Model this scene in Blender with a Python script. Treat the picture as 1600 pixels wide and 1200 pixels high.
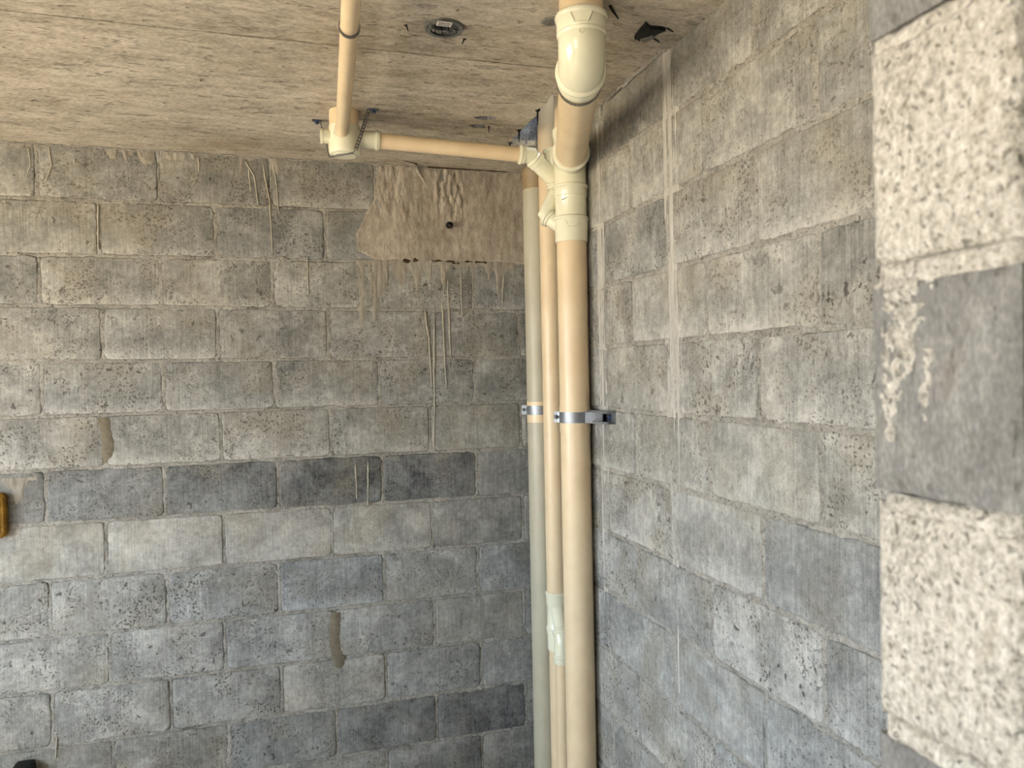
import bpy, bmesh, math, random
import numpy as np
from mathutils import Vector, Matrix
random.seed(7)
for o in list(bpy.data.objects): bpy.data.objects.remove(o)
SC = bpy.context.scene
COL = SC.collection
H = 2.60                                   # floor to joint line zero of the block courses
CEIL = H - 0.015
# ------------------------------------------------------------------ camera
FPX, CAM = 1161.99, (-0.99237, -3.05440, H - 0.88679)
YAW, PITCH, ROLL = 0.292207, -0.010566, -0.020693
def cam_axes():
    y, p, r = YAW, PITCH, ROLL
    f = np.array([math.sin(y)*math.cos(p), math.cos(y)*math.cos(p), math.sin(p)])
    rt = np.array([math.cos(y), -math.sin(y), 0.]); up = np.cross(rt, f)
    c, s = math.cos(r), math.sin(r)
    return c*rt+s*up, -s*rt+c*up, f
RT, UP, FW = cam_axes()
cd = bpy.data.cameras.new('camera'); cam = bpy.data.objects.new('camera', cd); COL.objects.link(cam)
cam.matrix_world = Matrix(((RT[0], UP[0], -FW[0], CAM[0]), (RT[1], UP[1], -FW[1], CAM[1]), (RT[2], UP[2], -FW[2], CAM[2]), (0, 0, 0, 1)))
cd.sensor_fit = 'HORIZONTAL'; cd.sensor_width = 36; cd.lens = FPX/1600*36; cd.clip_start = 0.05
cd.dof.use_dof = True; cd.dof.focus_distance = 2.75; cd.dof.aperture_fstop = 7.0
SC.camera = cam
def at(x, y, X=None, Y=None, Z=None):      # photo pixel + a known plane -> world point
    d = RT*((x-800)/FPX) - UP*((y-600)/FPX) + FW
    c = np.array(CAM)
    t = (X-c[0])/d[0] if X is not None else (Y-c[1])/d[1] if Y is not None else (Z-c[2])/d[2]
    return c + d*t
# ------------------------------------------------------------------ world, sun, exposure
SKY_STRENGTH, SUN_STRENGTH, EXPOSURE = 6.0, 26.0, 1.37
w = bpy.data.worlds.new('sky'); SC.world = w; w.use_nodes = True
bg = w.node_tree.nodes['Background']; bg.inputs[0].default_value = (0.70, 0.85, 1.0, 1); bg.inputs[1].default_value = SKY_STRENGTH
sd = bpy.data.lights.new('sun_offscreen', 'SUN'); sd.energy = SUN_STRENGTH; sd.angle = 0.02; sd.color = (1, 0.96, 0.90)
sun = bpy.data.objects.new('sun_offscreen', sd); COL.objects.link(sun)
sun.rotation_euler = Vector((1.0, 0.05, -1.7)).to_track_quat('-Z', 'Y').to_euler()
SC.view_settings.view_transform = 'Standard'; SC.view_settings.look = 'None'
SC.view_settings.exposure = EXPOSURE; SC.view_settings.gamma = 1; SC.view_settings.use_curve_mapping = False
try:
    SC.cycles.use_denoising = True; SC.cycles.max_bounces = 10; SC.cycles.diffuse_bounces = 6; SC.cycles.sample_clamp_indirect = 6
except Exception: pass

# ------------------------------------------------------------------ materials
def S(r, g, b):                            # sRGB 0-255 -> linear
    return tuple(((c/255)/12.92 if c/255 <= 0.04045 else ((c/255+0.055)/1.055)**2.4) for c in (r, g, b)) + (1,)
class NT:
    def __init__(s, name):
        s.m = bpy.data.materials.new(name); s.m.use_nodes = True; s.t = s.m.node_tree
        s.b = s.t.nodes['Principled BSDF']; s.tc = s.n('ShaderNodeTexCoord')
    def n(s, ty): return s.t.nodes.new(ty)
    def l(s, a, b): s.t.links.new(a, b)
    def put(s, sock, v):
        if hasattr(v, 'is_linked') or isinstance(v, bpy.types.NodeSocket): s.l(v, sock)
        else: sock.default_value = v
    def math(s, op, a, b=0.0, c=None, clamp=False):
        n = s.n('ShaderNodeMath'); n.operation = op; n.use_clamp = clamp
        s.put(n.inputs[0], a); s.put(n.inputs[1], b)
        if c is not None: s.put(n.inputs[2], c)
        return n.outputs[0]
    def vec(s, op, a, b):
        n = s.n('ShaderNodeVectorMath'); n.operation = op; s.put(n.inputs[0], a); s.put(n.inputs[1], b); return n.outputs[0]
    def noise(s, v, scale, detail=3, rough=0.55, dist=0.0):
        n = s.n('ShaderNodeTexNoise'); s.put(n.inputs['Vector'], v); n.inputs['Scale'].default_value = scale
        n.inputs['Detail'].default_value = detail; n.inputs['Roughness'].default_value = rough; n.inputs['Distortion'].default_value = dist
        return n.outputs['Fac']
    def step(s, v, a, b):                  # smooth ramp a..b -> 0..1
        n = s.n('ShaderNodeMapRange'); n.interpolation_type = 'SMOOTHSTEP'; s.put(n.inputs[0], v)
        n.inputs[1].default_value = a; n.inputs[2].default_value = b; return n.outputs[0]
    def mix(s, f, a, b, mode='MIX'):
        n = s.n('ShaderNodeMix'); n.data_type = 'RGBA'; n.blend_type = mode
        s.put(n.inputs[0], f); s.put(n.inputs[6], a); s.put(n.inputs[7], b); return n.outputs[2]
    def ramp(s, f, stops):
        n = s.n('ShaderNodeValToRGB'); s.put(n.inputs[0], f); e = n.color_ramp.elements
        while len(e) < len(stops): e.new(0.5)
        for el, (p, c) in zip(e, stops): el.position = p; el.color = c
        return n.outputs[0]
    def attr(s, name):
        n = s.n('ShaderNodeAttribute'); n.attribute_type = 'OBJECT'; n.attribute_name = name; return n.outputs['Fac']
    def bump(s, h, strength, dist):
        n = s.n('ShaderNodeBump'); s.put(n.inputs['Height'], h); n.inputs['Strength'].default_value = strength
        n.inputs['Distance'].default_value = dist; s.l(n.outputs[0], s.b.inputs['Normal'])
    def done(s, col, rough=0.9, spec=0.25, metal=0.0):
        s.put(s.b.inputs['Base Color'], col); s.put(s.b.inputs['Roughness'], rough)
        s.b.inputs['Specular IOR Level'].default_value = spec; s.b.inputs['Metallic'].default_value = metal
        return s.m
def block_material(name, lo, mid, hi, streak=1.0, pitty=1.0):
    k = NT(name); oi = k.n('ShaderNodeObjectInfo')
    off = k.n('ShaderNodeCombineXYZ'); rr = k.math('MULTIPLY', oi.outputs['Random'], 61.0)
    for i in range(3): k.l(rr, off.inputs[i])
    v = k.vec('ADD', k.tc.outputs['Object'], off.outputs[0])
    n1 = k.noise(v, 8, 6, 0.6, 0.4); n2 = k.noise(v, 55, 4, 0.65); n3 = k.noise(v, 420, 2, 0.6)
    sv = k.vec('MULTIPLY', v, (230, 230, 7)); st = k.noise(sv, 1, 3, 0.6)
    pm = k.step(k.noise(v, 10, 3, 0.6), 0.40, 0.62)
    pit = k.math('MULTIPLY', k.step(k.noise(v, 125, 2, 0.55, 0.3), 0.56, 0.64), k.math('ADD', k.math('MULTIPLY', pm, 0.85), 0.15))
    pit2 = k.step(k.noise(v, 40, 1.5, 0.5, 0.5), 0.70, 0.74)
    pt = k.math('MULTIPLY', k.math('MAXIMUM', pit, pit2), k.attr('pits'))
    f = k.math('ADD', k.attr('tone'), k.math('MULTIPLY', k.math('SUBTRACT', n1, 0.5), 0.95))
    f = k.math('ADD', f, k.math('MULTIPLY', k.math('SUBTRACT', n2, 0.5), 0.55))
    f = k.math('ADD', f, k.math('MULTIPLY', k.math('SUBTRACT', n3, 0.5), 0.50))
    f = k.math('ADD', f, k.math('MULTIPLY', k.math('SUBTRACT', st, 0.5), 0.42*streak))
    # lime bloom settled along the lower edge of some blocks
    sp = k.n('ShaderNodeSeparateXYZ'); k.l(k.tc.outputs['Object'], sp.inputs[0])
    lb = k.math('MULTIPLY', k.step(k.math('ADD', sp.outputs[2], k.math('MULTIPLY', n1, 0.12)), 0.03, -0.06), k.attr('bloom'))
    f = k.math('ADD', f, k.math('MULTIPLY', lb, 0.28), clamp=True)
    c = k.ramp(f, ((0.0, lo), (0.5, mid), (1.0, hi)))
    c = k.mix(k.math('MULTIPLY', k.step(k.noise(v, 5, 3), 0.45, 0.7), 0.30), c, S(156, 145, 122), 'MIX')
    c = k.mix(k.attr('cool'), c, (0.86, 0.93, 1.04, 1), 'MULTIPLY')
    c = k.mix(k.math('MULTIPLY', pt, 0.72*pitty), c, S(48, 45, 41))
    h = k.math('SUBTRACT', k.math('ADD', k.math('MULTIPLY', n2, 0.5), k.math('ADD', k.math('MULTIPLY', n3, 0.25), k.math('MULTIPLY', st, 0.18))), k.math('MULTIPLY', pt, 0.5))
    k.bump(h, 0.75, 0.005)
    return k.done(c, 0.92, 0.15)
def rough_material(name, lo, mid, hi, s1=6, s2=60, s3=300, stretch=(1, 1, 1), bump=0.5, dist=0.004, amp=(0.9, 0.6, 0.5), stain=None, rough=0.93, pits=0.0):
    k = NT(name); v = k.vec('MULTIPLY', k.tc.outputs['Object'], stretch)
    n1 = k.noise(v, s1, 6, 0.62, 0.5); n2 = k.noise(v, s2, 4, 0.65); n3 = k.noise(v, s3, 2, 0.6)
    f = k.math('ADD', 0.5, k.math('MULTIPLY', k.math('SUBTRACT', n1, 0.5), amp[0]))
    f = k.math('ADD', f, k.math('MULTIPLY', k.math('SUBTRACT', n2, 0.5), amp[1]))
    f = k.math('ADD', f, k.math('MULTIPLY', k.math('SUBTRACT', n3, 0.5), amp[2]), clamp=True)
    c = k.ramp(f, ((0.0, lo), (0.5, mid), (1.0, hi)))
    if stain:
        col, a, b, sc, am = stain
        c = k.mix(k.math('MULTIPLY', k.step(k.noise(v, sc, 5, 0.65, 0.6), a, b), am), c, col)
    h = k.math('ADD', k.math('MULTIPLY', n2, 0.6), k.math('MULTIPLY', n3, 0.3))
    if pits:
        pt = k.step(k.noise(v, s2*1.3, 2, 0.5, 0.4), 0.62, 0.70)
        c = k.mix(k.math('MULTIPLY', pt, pits), c, S(70, 60, 48)); h = k.math('SUBTRACT', h, k.math('MULTIPLY', pt, 0.5))
    k.bump(h, bump, dist)
    return k.done(c, rough, 0.15)
def plastic(name, col, col2, rough=0.32, spec=0.5):
    k = NT(name); n = k.noise(k.tc.outputs['Object'], 9, 4, 0.6); n2 = k.noise(k.vec('MULTIPLY', k.tc.outputs['Object'], (30, 30, 4)), 3, 3, 0.6)
    c = k.mix(k.step(n, 0.35, 0.7), col, col2)
    c = k.mix(k.math('MULTIPLY', k.step(n2, 0.62, 0.8), 0.22), c, S(150, 130, 100))
    return k.done(c, k.math('ADD', rough-0.05, k.math('MULTIPLY', n, 0.12)), spec)
def metal(name, col, rough=0.35):
    k = NT(name); n = k.noise(k.tc.outputs['Object'], 60, 3, 0.6)
    return k.done(k.mix(n, col, tuple(c*0.75 for c in col[:3])+(1,)), k.math('ADD', rough-0.1, k.math('MULTIPLY', n, 0.25)), 0.5, 0.9)
def flat(name, col, rough=0.6):
    k = NT(name); n = k.noise(k.tc.outputs['Object'], 40, 3, 0.6)
    return k.done(k.mix(n, col, tuple(c*0.7 for c in col[:3])+(1,)), rough, 0.3)
M = {}
M['block'] = block_material('concrete_block', S(60, 59, 58), S(144, 142, 136), S(212, 208, 200))
M['stubblock'] = rough_material('stub_block_grey', S(62, 60, 57), S(121, 119, 116), S(180, 178, 172), 10, 60, 280, (1, 1, 0.5), 0.7, 0.004, (0.75, 0.45, 0.6), (S(96, 86, 72), 0.55, 0.72, 11, 0.6), pits=0.3)
M['cream'] = rough_material('stub_block_cream', S(88, 84, 76), S(178, 172, 161), S(226, 221, 212), 9, 110, 260, (1, 1, 0.8), 1.0, 0.006, (0.7, 1.25, 0.8), (S(140, 126, 102), 0.55, 0.75, 8, 0.5), pits=0.35)
M['mortar'] = rough_material('mortar_joint', S(80, 77, 72), S(147, 143, 135), S(200, 195, 185), 7, 90, 260, (1, 1, 1), 0.8, 0.004, (0.7, 0.8, 0.6), (S(84, 80, 74), 0.52, 0.72, 9, 0.6), pits=0.7)
M['slurry'] = rough_material('mortar_slurry', S(104, 98, 88), S(150, 143, 131), S(190, 183, 170), 8, 60, 260, (1, 1, 0.35), 0.5, 0.003, (0.6, 0.6, 0.4))
M['drip'] = rough_material('mortar_drip', S(130, 122, 108), S(170, 162, 147), S(206, 198, 184), 8, 60, 260)
M['slurryw'] = rough_material('mortar_slurry_pale', S(130, 126, 118), S(172, 168, 160), S(210, 206, 198), 8, 60, 260, (1, 1, 0.2), 0.4, 0.003, (0.6, 0.6, 0.4))
M['render'] = rough_material('render_patch', S(88, 80, 70), S(160, 150, 137), S(206, 197, 182), 6, 40, 220, (1, 1, 0.45), 0.7, 0.006, (0.9, 0.9, 0.5), (S(104, 88, 72), 0.55, 0.75, 5, 0.5))
M['smear'] = rough_material('dark_grout_smear', S(84, 76, 62), S(118, 109, 92), S(150, 141, 124), 10, 70, 260)
M['rust'] = rough_material('rust_stain', S(40, 31, 24), S(74, 57, 42), S(112, 90, 68), 30, 120, 300)
M['ceil'] = rough_material('cast_concrete_ceiling', S(106, 97, 85), S(176, 166, 150), S(220, 212, 198), 3.2, 26, 150, (0.52, 1.4, 1), 0.9, 0.006, (1.0, 0.85, 0.95), (S(140, 122, 96), 0.52, 0.74, 2.4, 0.5), pits=0.3)
M['hole'] = rough_material('broken_slab_edge', S(60, 60, 62), S(140, 140, 142), S(205, 206, 210), 14, 70, 200, (1, 1, 1), 1.0, 0.01, (1.0, 1.0, 0.6))
M['floor'] = rough_material('concrete_floor', S(112, 108, 102), S(150, 145, 138), S(174, 169, 160))
M['plainwall'] = rough_material('plain_block_wall', S(110, 105, 96), S(146, 140, 128), S(176, 170, 158))
M['earth'] = rough_material('sandy_ground', S(150, 134, 112), S(186, 170, 146), S(205, 190, 166), 0.8, 6, 30)
M['beige'] = plastic('beige_pvc_pipe', S(222, 201, 167), S(214, 191, 156))
M['cream_pvc'] = plastic('cream_pvc_fitting', S(226, 223, 200), S(219, 215, 190), 0.15, 0.6)
M['grey_pvc'] = plastic('grey_pvc_pipe', S(176, 170, 150), S(168, 162, 142), 0.38)
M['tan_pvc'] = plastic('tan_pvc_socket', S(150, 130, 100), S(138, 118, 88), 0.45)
M['zinc'] = metal('galvanised_steel', S(160, 163, 168), 0.45)
M['strap'] = metal('perforated_steel_strap', S(128, 128, 128), 0.5)
M['blue_steel'] = metal('blue_zinc_screw', S(96, 116, 150), 0.4)
M['black'] = flat('black_plastic', S(22, 22, 24), 0.45)
M['nail'] = flat('dark_nail', S(30, 26, 24), 0.6)
M['marker'] = flat('black_marker', S(40, 40, 38), 0.7)
M['paper'] = flat('white_label', S(225, 222, 214), 0.7)
M['steelgrey'] = rough_material('zinc_box', S(60, 62, 64), S(108, 108, 104), S(150, 148, 140), 20, 90, 300)
M['amber'] = rough_material('amber_plastic', S(40, 30, 12), S(128, 92, 30), S(186, 146, 60), 30, 90, 250, rough=0.45)

# ------------------------------------------------------------------ mesh helpers
def link(name, verts, faces, mat, parent=None, smooth=None):
    me = bpy.data.meshes.new(name); me.from_pydata([tuple(map(float, v)) for v in verts], [], [tuple(int(i) for i in f) for f in faces])
    me.materials.append(M[mat]); 
    bm = bmesh.new(); bm.from_mesh(me); bmesh.ops.recalc_face_normals(bm, faces=bm.faces); bm.to_mesh(me); bm.free()
    if smooth is not None:
        me.polygons.foreach_set('use_smooth', [True]*len(me.polygons)); me.set_sharp_from_angle(angle=math.radians(smooth))
    o = bpy.data.objects.new(name, me); COL.objects.link(o)
    if parent: o.parent = parent
    return o
def link_grid(name, verts, faces, mat, parent=None):     # height fields: no normal recalculation needed
    me = bpy.data.meshes.new(name); me.from_pydata(verts.tolist(), [], faces.tolist()); me.materials.append(M[mat])
    me.polygons.foreach_set('use_smooth', [True]*len(me.polygons))
    o = bpy.data.objects.new(name, me); COL.objects.link(o); o.parent = parent
    return o
def tag(o, label=None, cat=None, group=None, kind=None):
    for k, v in (('label', label), ('category', cat), ('group', group), ('kind', kind)):
        if v: o[k] = v
    return o
def empty(name, label, cat, loc=(0, 0, 0), group=None):
    o = bpy.data.objects.new(name, None); COL.objects.link(o); o.location = loc; o.empty_display_size = 0.05
    return tag(o, label, cat, group)
class MB:
    def __init__(s): s.v = []; s.f = []
    def add(s, v, f):
        b = len(s.v); s.v += [tuple(x) for x in v]; s.f += [tuple(i+b for i in q) for q in f]; return s
    def box(s, lo, hi):
        (a, b, c), (d, e, f) = lo, hi
        v = [(a,b,c),(d,b,c),(d,e,c),(a,e,c),(a,b,f),(d,b,f),(d,e,f),(a,e,f)]
        return s.add(v, [(0,3,2,1),(4,5,6,7),(0,1,5,4),(1,2,6,5),(2,3,7,6),(3,0,4,7)])
    def tube(s, pts, rad, n=32, caps=True, ref=None):
        pts = [Vector(p) for p in pts]; rad = rad if hasattr(rad, '__len__') else [rad]*len(pts); vs = []; u = None
        for i, p in enumerate(pts):
            t = (pts[min(i+1, len(pts)-1)]-pts[max(i-1, 0)]).normalized()
            if t.length < 1e-6: t = Vector((0, 0, 1))
            if u is None:
                a = Vector(ref) if ref else (Vector((0, 0, 1)) if abs(t.z) < 0.9 else Vector((1, 0, 0)))
                u = (a - t*a.dot(t)).normalized()
            else: u = (u - t*u.dot(t)).normalized()
            w2 = t.cross(u)
            vs += [p + (u*math.cos(2*math.pi*k/n) + w2*math.sin(2*math.pi*k/n))*rad[i] for k in range(n)]
        m = len(pts); fs = [(i*n+k, i*n+(k+1) % n, (i+1)*n+(k+1) % n, (i+1)*n+k) for i in range(m-1) for k in range(n)]
        if caps: fs += [tuple(range(n)), tuple(range((m-1)*n, m*n))]
        return s.add(vs, fs)
    def lathe(s, org, axis, prof, n=40, caps=True):   # prof: (distance along axis, radius)
        org, axis = Vector(org), Vector(axis).normalized()
        a = Vector((0, 0, 1)) if abs(axis.z) < 0.9 else Vector((1, 0, 0)); u = (a-axis*a.dot(axis)).normalized(); w2 = axis.cross(u); vs = []
        for t, r in prof: vs += [org+axis*t+(u*math.cos(2*math.pi*k/n)+w2*math.sin(2*math.pi*k/n))*r for k in range(n)]
        m = len(prof); fs = [(i*n+k, i*n+(k+1) % n, (i+1)*n+(k+1) % n, (i+1)*n+k) for i in range(m-1) for k in range(n)]
        if caps: fs += [tuple(range(n)), tuple(range((m-1)*n, m*n))]
        return s.add(vs, fs)
    def bead(s, org, axis, r, w=0.005, h=0.004, n=40):  # ring bead round a socket mouth
        return s.lathe(org, axis, [(-w, r-0.003), (-w, r), (-w*0.6, r+h*0.8), (0, r+h), (w*0.6, r+h*0.8), (w, r), (w, r-0.003)], n)
    def build(s, name, mat, parent=None, smooth=38): return link(name, s.v, s.f, mat, parent, smooth)
def arc(c, u, w2, r, a0, a1, n):
    c, u, w2 = Vector(c), Vector(u), Vector(w2)
    return [c+u*(r*math.cos(a0+(a1-a0)*i/n))+w2*(r*math.sin(a0+(a1-a0)*i/n)) for i in range(n+1)]
# value noise on a lattice (numpy)
def vnoise(x, y, seed=0):
    x = np.asarray(x, float); y = np.asarray(y, float); xi = np.floor(x).astype(np.int64); yi = np.floor(y).astype(np.int64); fx, fy = x-xi, y-yi
    fx = fx*fx*(3-2*fx); fy = fy*fy*(3-2*fy)
    def hsh(a, b):
        h = (a*374761393 + b*668265263 + seed*982451653) & 0xffffffff
        h = ((h ^ (h >> 13))*1274126177) & 0xffffffff; h = h ^ (h >> 16); return (h & 0xffff)/65535.0
    return (hsh(xi, yi)*(1-fx)+hsh(xi+1, yi)*fx)*(1-fy) + (hsh(xi, yi+1)*(1-fx)+hsh(xi+1, yi+1)*fx)*fy
def fbm(x, y, seed=0, o=3):
    s = 0; a = 1; t = 0
    for i in range(o): s = s + a*vnoise(x*2**i, y*2**i, seed+i*17); t += a; a *= 0.5
    return s/t

# ------------------------------------------------------------------ block walls
# bed joint c of each wall: height = H + a + b*u (u along the wall, 0 at the corner, negative outward)
BED = {'B': {0: (-.0118, .0046), 1: (-.2006, .0062), 2: (-.4064, .0038), 3: (-.6079, -.0062), 4: (-.8063, -.0039), 5: (-.9967, .0002), 6: (-1.1962, -.0027), 7: (-1.3968, -.0057), 8: (-1.5987, -.0034), 9: (-1.8063, -.0037), 10: (-2.0109, -.0088), 11: (-2.2077, -.0055), 12: (-2.4022, 0), 13: (-2.60, 0)},
       'R': {0: (0, .006), 1: (-.1812, .0108), 2: (-.3953, .0038), 3: (-.5857, .0138), 4: (-.7886, .0095), 5: (-1.0, .0001), 6: (-1.1989, -.0013), 7: (-1.4087, -.005), 8: (-1.6063, -.0064), 9: (-1.8038, -.0072), 10: (-2.010, -.006), 11: (-2.21, -.003), 12: (-2.405, 0), 13: (-2.60, 0)}}
HEAD = {'B': ([-2.64, -2.24, -1.839, -1.443, -1.042, -.637, -.236], [-2.44, -2.04, -1.645, -1.243, -.834, -.430, -.036]),
        'R': ([-2.45, -2.05, -1.644, -1.236, -.827, -.425, -.03], [-2.24, -1.838, -1.436, -1.024, -.62, -.22])}
END = {'B': -2.84, 'R': -2.50}
def P3(wall, u, z, h):                     # wall coordinates -> world; h = height off the wall face
    return (u, -h, z) if wall == 'B' else (-h, u, z)
def bed(wall, c, u):
    a, b = BED[wall][c]; return H + a + b*u
HJ = {}
for wl in 'BR':
    for c in range(1, 14):
        rg = random.Random(c*31+ord(wl)); HJ[wl, c] = [END[wl]] + [x+rg.uniform(-.004, .004) for x in HEAD[wl][(c+1) % 2]] + [0.0]
# how each block looks in the photo: tone, cool, pits, bloom per (wall, course, block from the corner)
LOOK = {('B',2,0):(.46,.1,.5,.2),('B',2,2):(.40,.5,.6,.3),('B',2,3):(.44,.35,.9,.4),('B',2,4):(.46,.1,.8,.6),('B',3,2):(.47,.0,.8,.5),('B',3,3):(.50,.0,.8,.8),('B',3,4):(.52,-.1,.8,1.),
 ('B',5,4):(.46,.2,1.,.9),('B',5,3):(.47,.3,.6,.8),('B',6,1):(.48,.0,.4,.2),('B',6,4):(.52,.0,.7,.8),('B',7,0):(.42,.2,.5,.2),('B',7,1):(.22,.45,.7,.1),('B',7,2):(.25,.5,.6,.1),('B',7,3):(.30,.5,.8,.2),('B',7,4):(.36,.5,.7,.3),('B',7,5):(.36,.3,.5,.2),
 ('B',8,0):(.46,.0,.3,.0),('B',8,1):(.42,-.1,.3,.0),('B',8,2):(.54,.0,.3,.2),('B',8,3):(.57,.0,.15,.2),('B',8,4):(.59,.0,.15,.2),('B',8,5):(.57,.0,.2,.3),
 ('B',9,0):(.49,.4,.7,.2),('B',9,1):(.50,.2,.8,.2),('B',9,2):(.46,.7,.7,1.),('B',9,3):(.52,.4,1.,.3),('B',9,4):(.52,.1,1.,.3),('B',9,5):(.53,.0,1.,.4),
 ('B',10,1):(.50,.0,.4,.2),('B',10,2):(.50,.3,.8,.2),('B',10,3):(.51,.35,.8,.2),('B',10,4):(.52,.2,.9,.3),('B',10,5):(.52,.0,.9,.4),
 ('B',11,0):(.48,.3,.4,.2),('B',11,1):(.42,.4,.8,.5),('B',11,2):(.55,.0,.6,.2),('B',11,3):(.50,.2,1.,.4),('B',11,4):(.51,.1,1.,.2),('B',11,5):(.52,.0,.9,.2),
 ('B',12,1):(.26,.45,.7,.1),('B',12,2):(.32,.45,.8,.3),('B',12,3):(.42,.45,.9,.5),('B',12,4):(.46,.0,.7,.2),('B',13,0):(.40,.1,.7,.2),('B',13,1):(.40,.2,.7,.2),
 ('R',1,3):(.42,.0,.4,.0),('R',1,4):(.46,.0,.4,.1),('R',1,5):(.48,.1,.6,.1),('R',2,2):(.50,.0,.3,.2),('R',2,3):(.51,.0,.5,.2),('R',2,4):(.50,-.2,.6,.5),('R',2,5):(.48,.1,.7,.4),
 ('R',3,3):(.46,.3,.8,.2),('R',3,4):(.52,-.3,.9,.7),('R',3,5):(.50,-.3,.6,.9),('R',4,3):(.54,-.1,.4,.6),('R',4,4):(.58,-.1,.6,.6),('R',4,5):(.42,-.2,1.,.2),
 ('R',5,4):(.54,-.3,.9,.5),('R',5,5):(.54,-.3,.9,.6),('R',6,4):(.56,.1,.3,.5),('R',7,5):(.40,.5,.4,.2),('R',7,4):(.54,.2,.4,.6),('R',8,4):(.60,.1,1.,.5),('R',8,5):(.46,.3,.6,.5),('R',9,3):(.50,.2,.4,.3),('R',9,4):(.52,.2,.3,.3)}
def ragged(pts, rg, amp, seed):            # walk a closed outline, wobble it
    out = []; n = len(pts)
    for i in range(n):
        a, b = Vector(pts[i]), Vector(pts[(i+1) % n]); k = max(2, int((b-a).length/0.022)); d = (b-a).normalized(); nr = Vector((d.y, -d.x))
        for j in range(k):
            p = a+(b-a)*(j/k); s = float(fbm(np.array(p.x*38), np.array(p.y*38), seed, 2))-0.5
            off = amp*2*s - (rg.random() < 0.05)*rg.uniform(.002, .006)
            if j == 0: p = p + ((Vector(pts[i-1])-a).normalized()+d)*0.004   # knocked corners
            out.append(p + nr*off)
    return out
def make_block(wall, c, i, u0, u1, parent, rg):
    g = 0.0055; lo = lambda u: bed(wall, c, u)+g; hi = lambda u: (CEIL+0.012 if c == 1 else bed(wall, c-1, u)-g)
    a0, a1 = u0+g*rg.uniform(.7, 1.1), u1-g*rg.uniform(.7, 1.1)
    if u1 == 0: a1 = -0.001
    cu, cz = (a0+a1)/2, (lo(a0)+hi(a0))/2
    # outline clockwise so that the right-hand normal points inwards
    pts = [(a0, lo(a0)), (a0, hi(a0)), (a1, hi(a1)), (a1, lo(a1))]
    ol = ragged(pts, rg, 0.0022, rg.randint(0, 999)); n = len(ol)
    tilt = rg.uniform(-.0015, .0015), rg.uniform(-.003, .003)
    hgt = lambda p: 0.0004+tilt[0]*(p.x-cu)/0.2+tilt[1]*(p.y-cz)*0.1
    ctr = Vector((cu, cz)); vs = []
    for dpt, ins in ((-0.06, 0.0), (-0.0055, 0.0), (-0.0012, 0.0022), (0.0, 0.006)):
        for p in ol:
            q = p + Vector((max(-1, min(1, (ctr.x-p.x)/max(1e-4, abs(a1-a0)/2)*1.6))*min(ins, (a1-a0)*.2), max(-1, min(1, (ctr.y-p.y)/0.06))*ins))
            h = dpt + (hgt(p) + rg.uniform(-.0006, .0006) if dpt > -0.05 else 0)
            x, y, z = P3(wall, q.x-cu, q.y-cz, h); vs.append((x, y, z))
    fs = [(r*n+k, r*n+(k+1) % n, (r+1)*n+(k+1) % n, (r+1)*n+k) for r in range(3) for k in range(n)] + [tuple(range(3*n, 4*n)), tuple(range(n))]
    o = link('concrete_block', vs, fs, 'block', parent, 50); o.location = P3(wall, cu, cz, 0)
    t, cl, pi, bl = LOOK.get((wall, c, i), (rg.uniform(.46, .53) if wall == 'R' else rg.uniform(.43, .53), rg.choice((0, 0, .1, .25)), rg.uniform(.6, 1.), rg.choice((0, .2, .5, .9))))
    o['tone'] = t+rg.uniform(-.015, .015); o['cool'] = max(0.0, cl); o['pits'] = pi; o['bloom'] = bl
    return o
def mortar_field(wall, umax=0.0, res=0.0062):
    u = np.arange(END[wall], umax+res, res); z = np.arange(0.0, H, res); U, Z = np.meshgrid(u, z, indexing='ij')
    D = np.full(U.shape, 9.0); course = np.zeros(U.shape, int)
    for c in range(0, 14):
        a, b = BED[wall][c]; zc = H+a+b*U; D = np.minimum(D, np.abs(Z-zc)); course += (Z < zc)
    DH = np.full(U.shape, 9.0)
    for c in range(1, 14):
        mk = course == c
        for x in HJ[wall, c][1:-1]: DH = np.where(mk, np.minimum(DH, np.abs(U-x)), DH)
    D = np.minimum(D, DH)
    sd_ = 3 if wall == 'B' else 91
    wob = (fbm(U*55, Z*55, sd_, 2)-.5); big = fbm(U*7, Z*7, sd_+5, 2)-.5
    hgt = -0.0018 + 0.0062*wob + 0.0060*big - np.clip(D-0.008-0.008*wob-0.008*big, 0, 1)*1.1
    return u, z, U, Z, hgt
def grid_mesh(name, wall, u, z, U, Z, hgt, cut, mat, parent):
    nu, nz = len(u), len(z); idx = np.arange(nu*nz).reshape(nu, nz)
    V = np.stack([U, -hgt, Z], -1) if wall == 'B' else np.stack([-hgt, U, Z], -1)
    q = np.stack([idx[:-1, :-1], idx[1:, :-1], idx[1:, 1:], idx[:-1, 1:]], -1).reshape(-1, 4)
    if wall == 'R': q = q[:, ::-1]
    hv = hgt.reshape(-1); keep = hv[q].max(1) > cut; q = q[keep]
    used = np.unique(q); mp = np.full(nu*nz, -1); mp[used] = np.arange(len(used))
    return link_grid(name, V.reshape(-1, 3)[used], mp[q], mat, parent)
PATCH_L = [(-.018, -.624), (-.154, -.64), (-.233, -.681), (-.299, -.718), (-.369, -.709), (-.401, -.646)]
WALLS = {}
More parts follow.
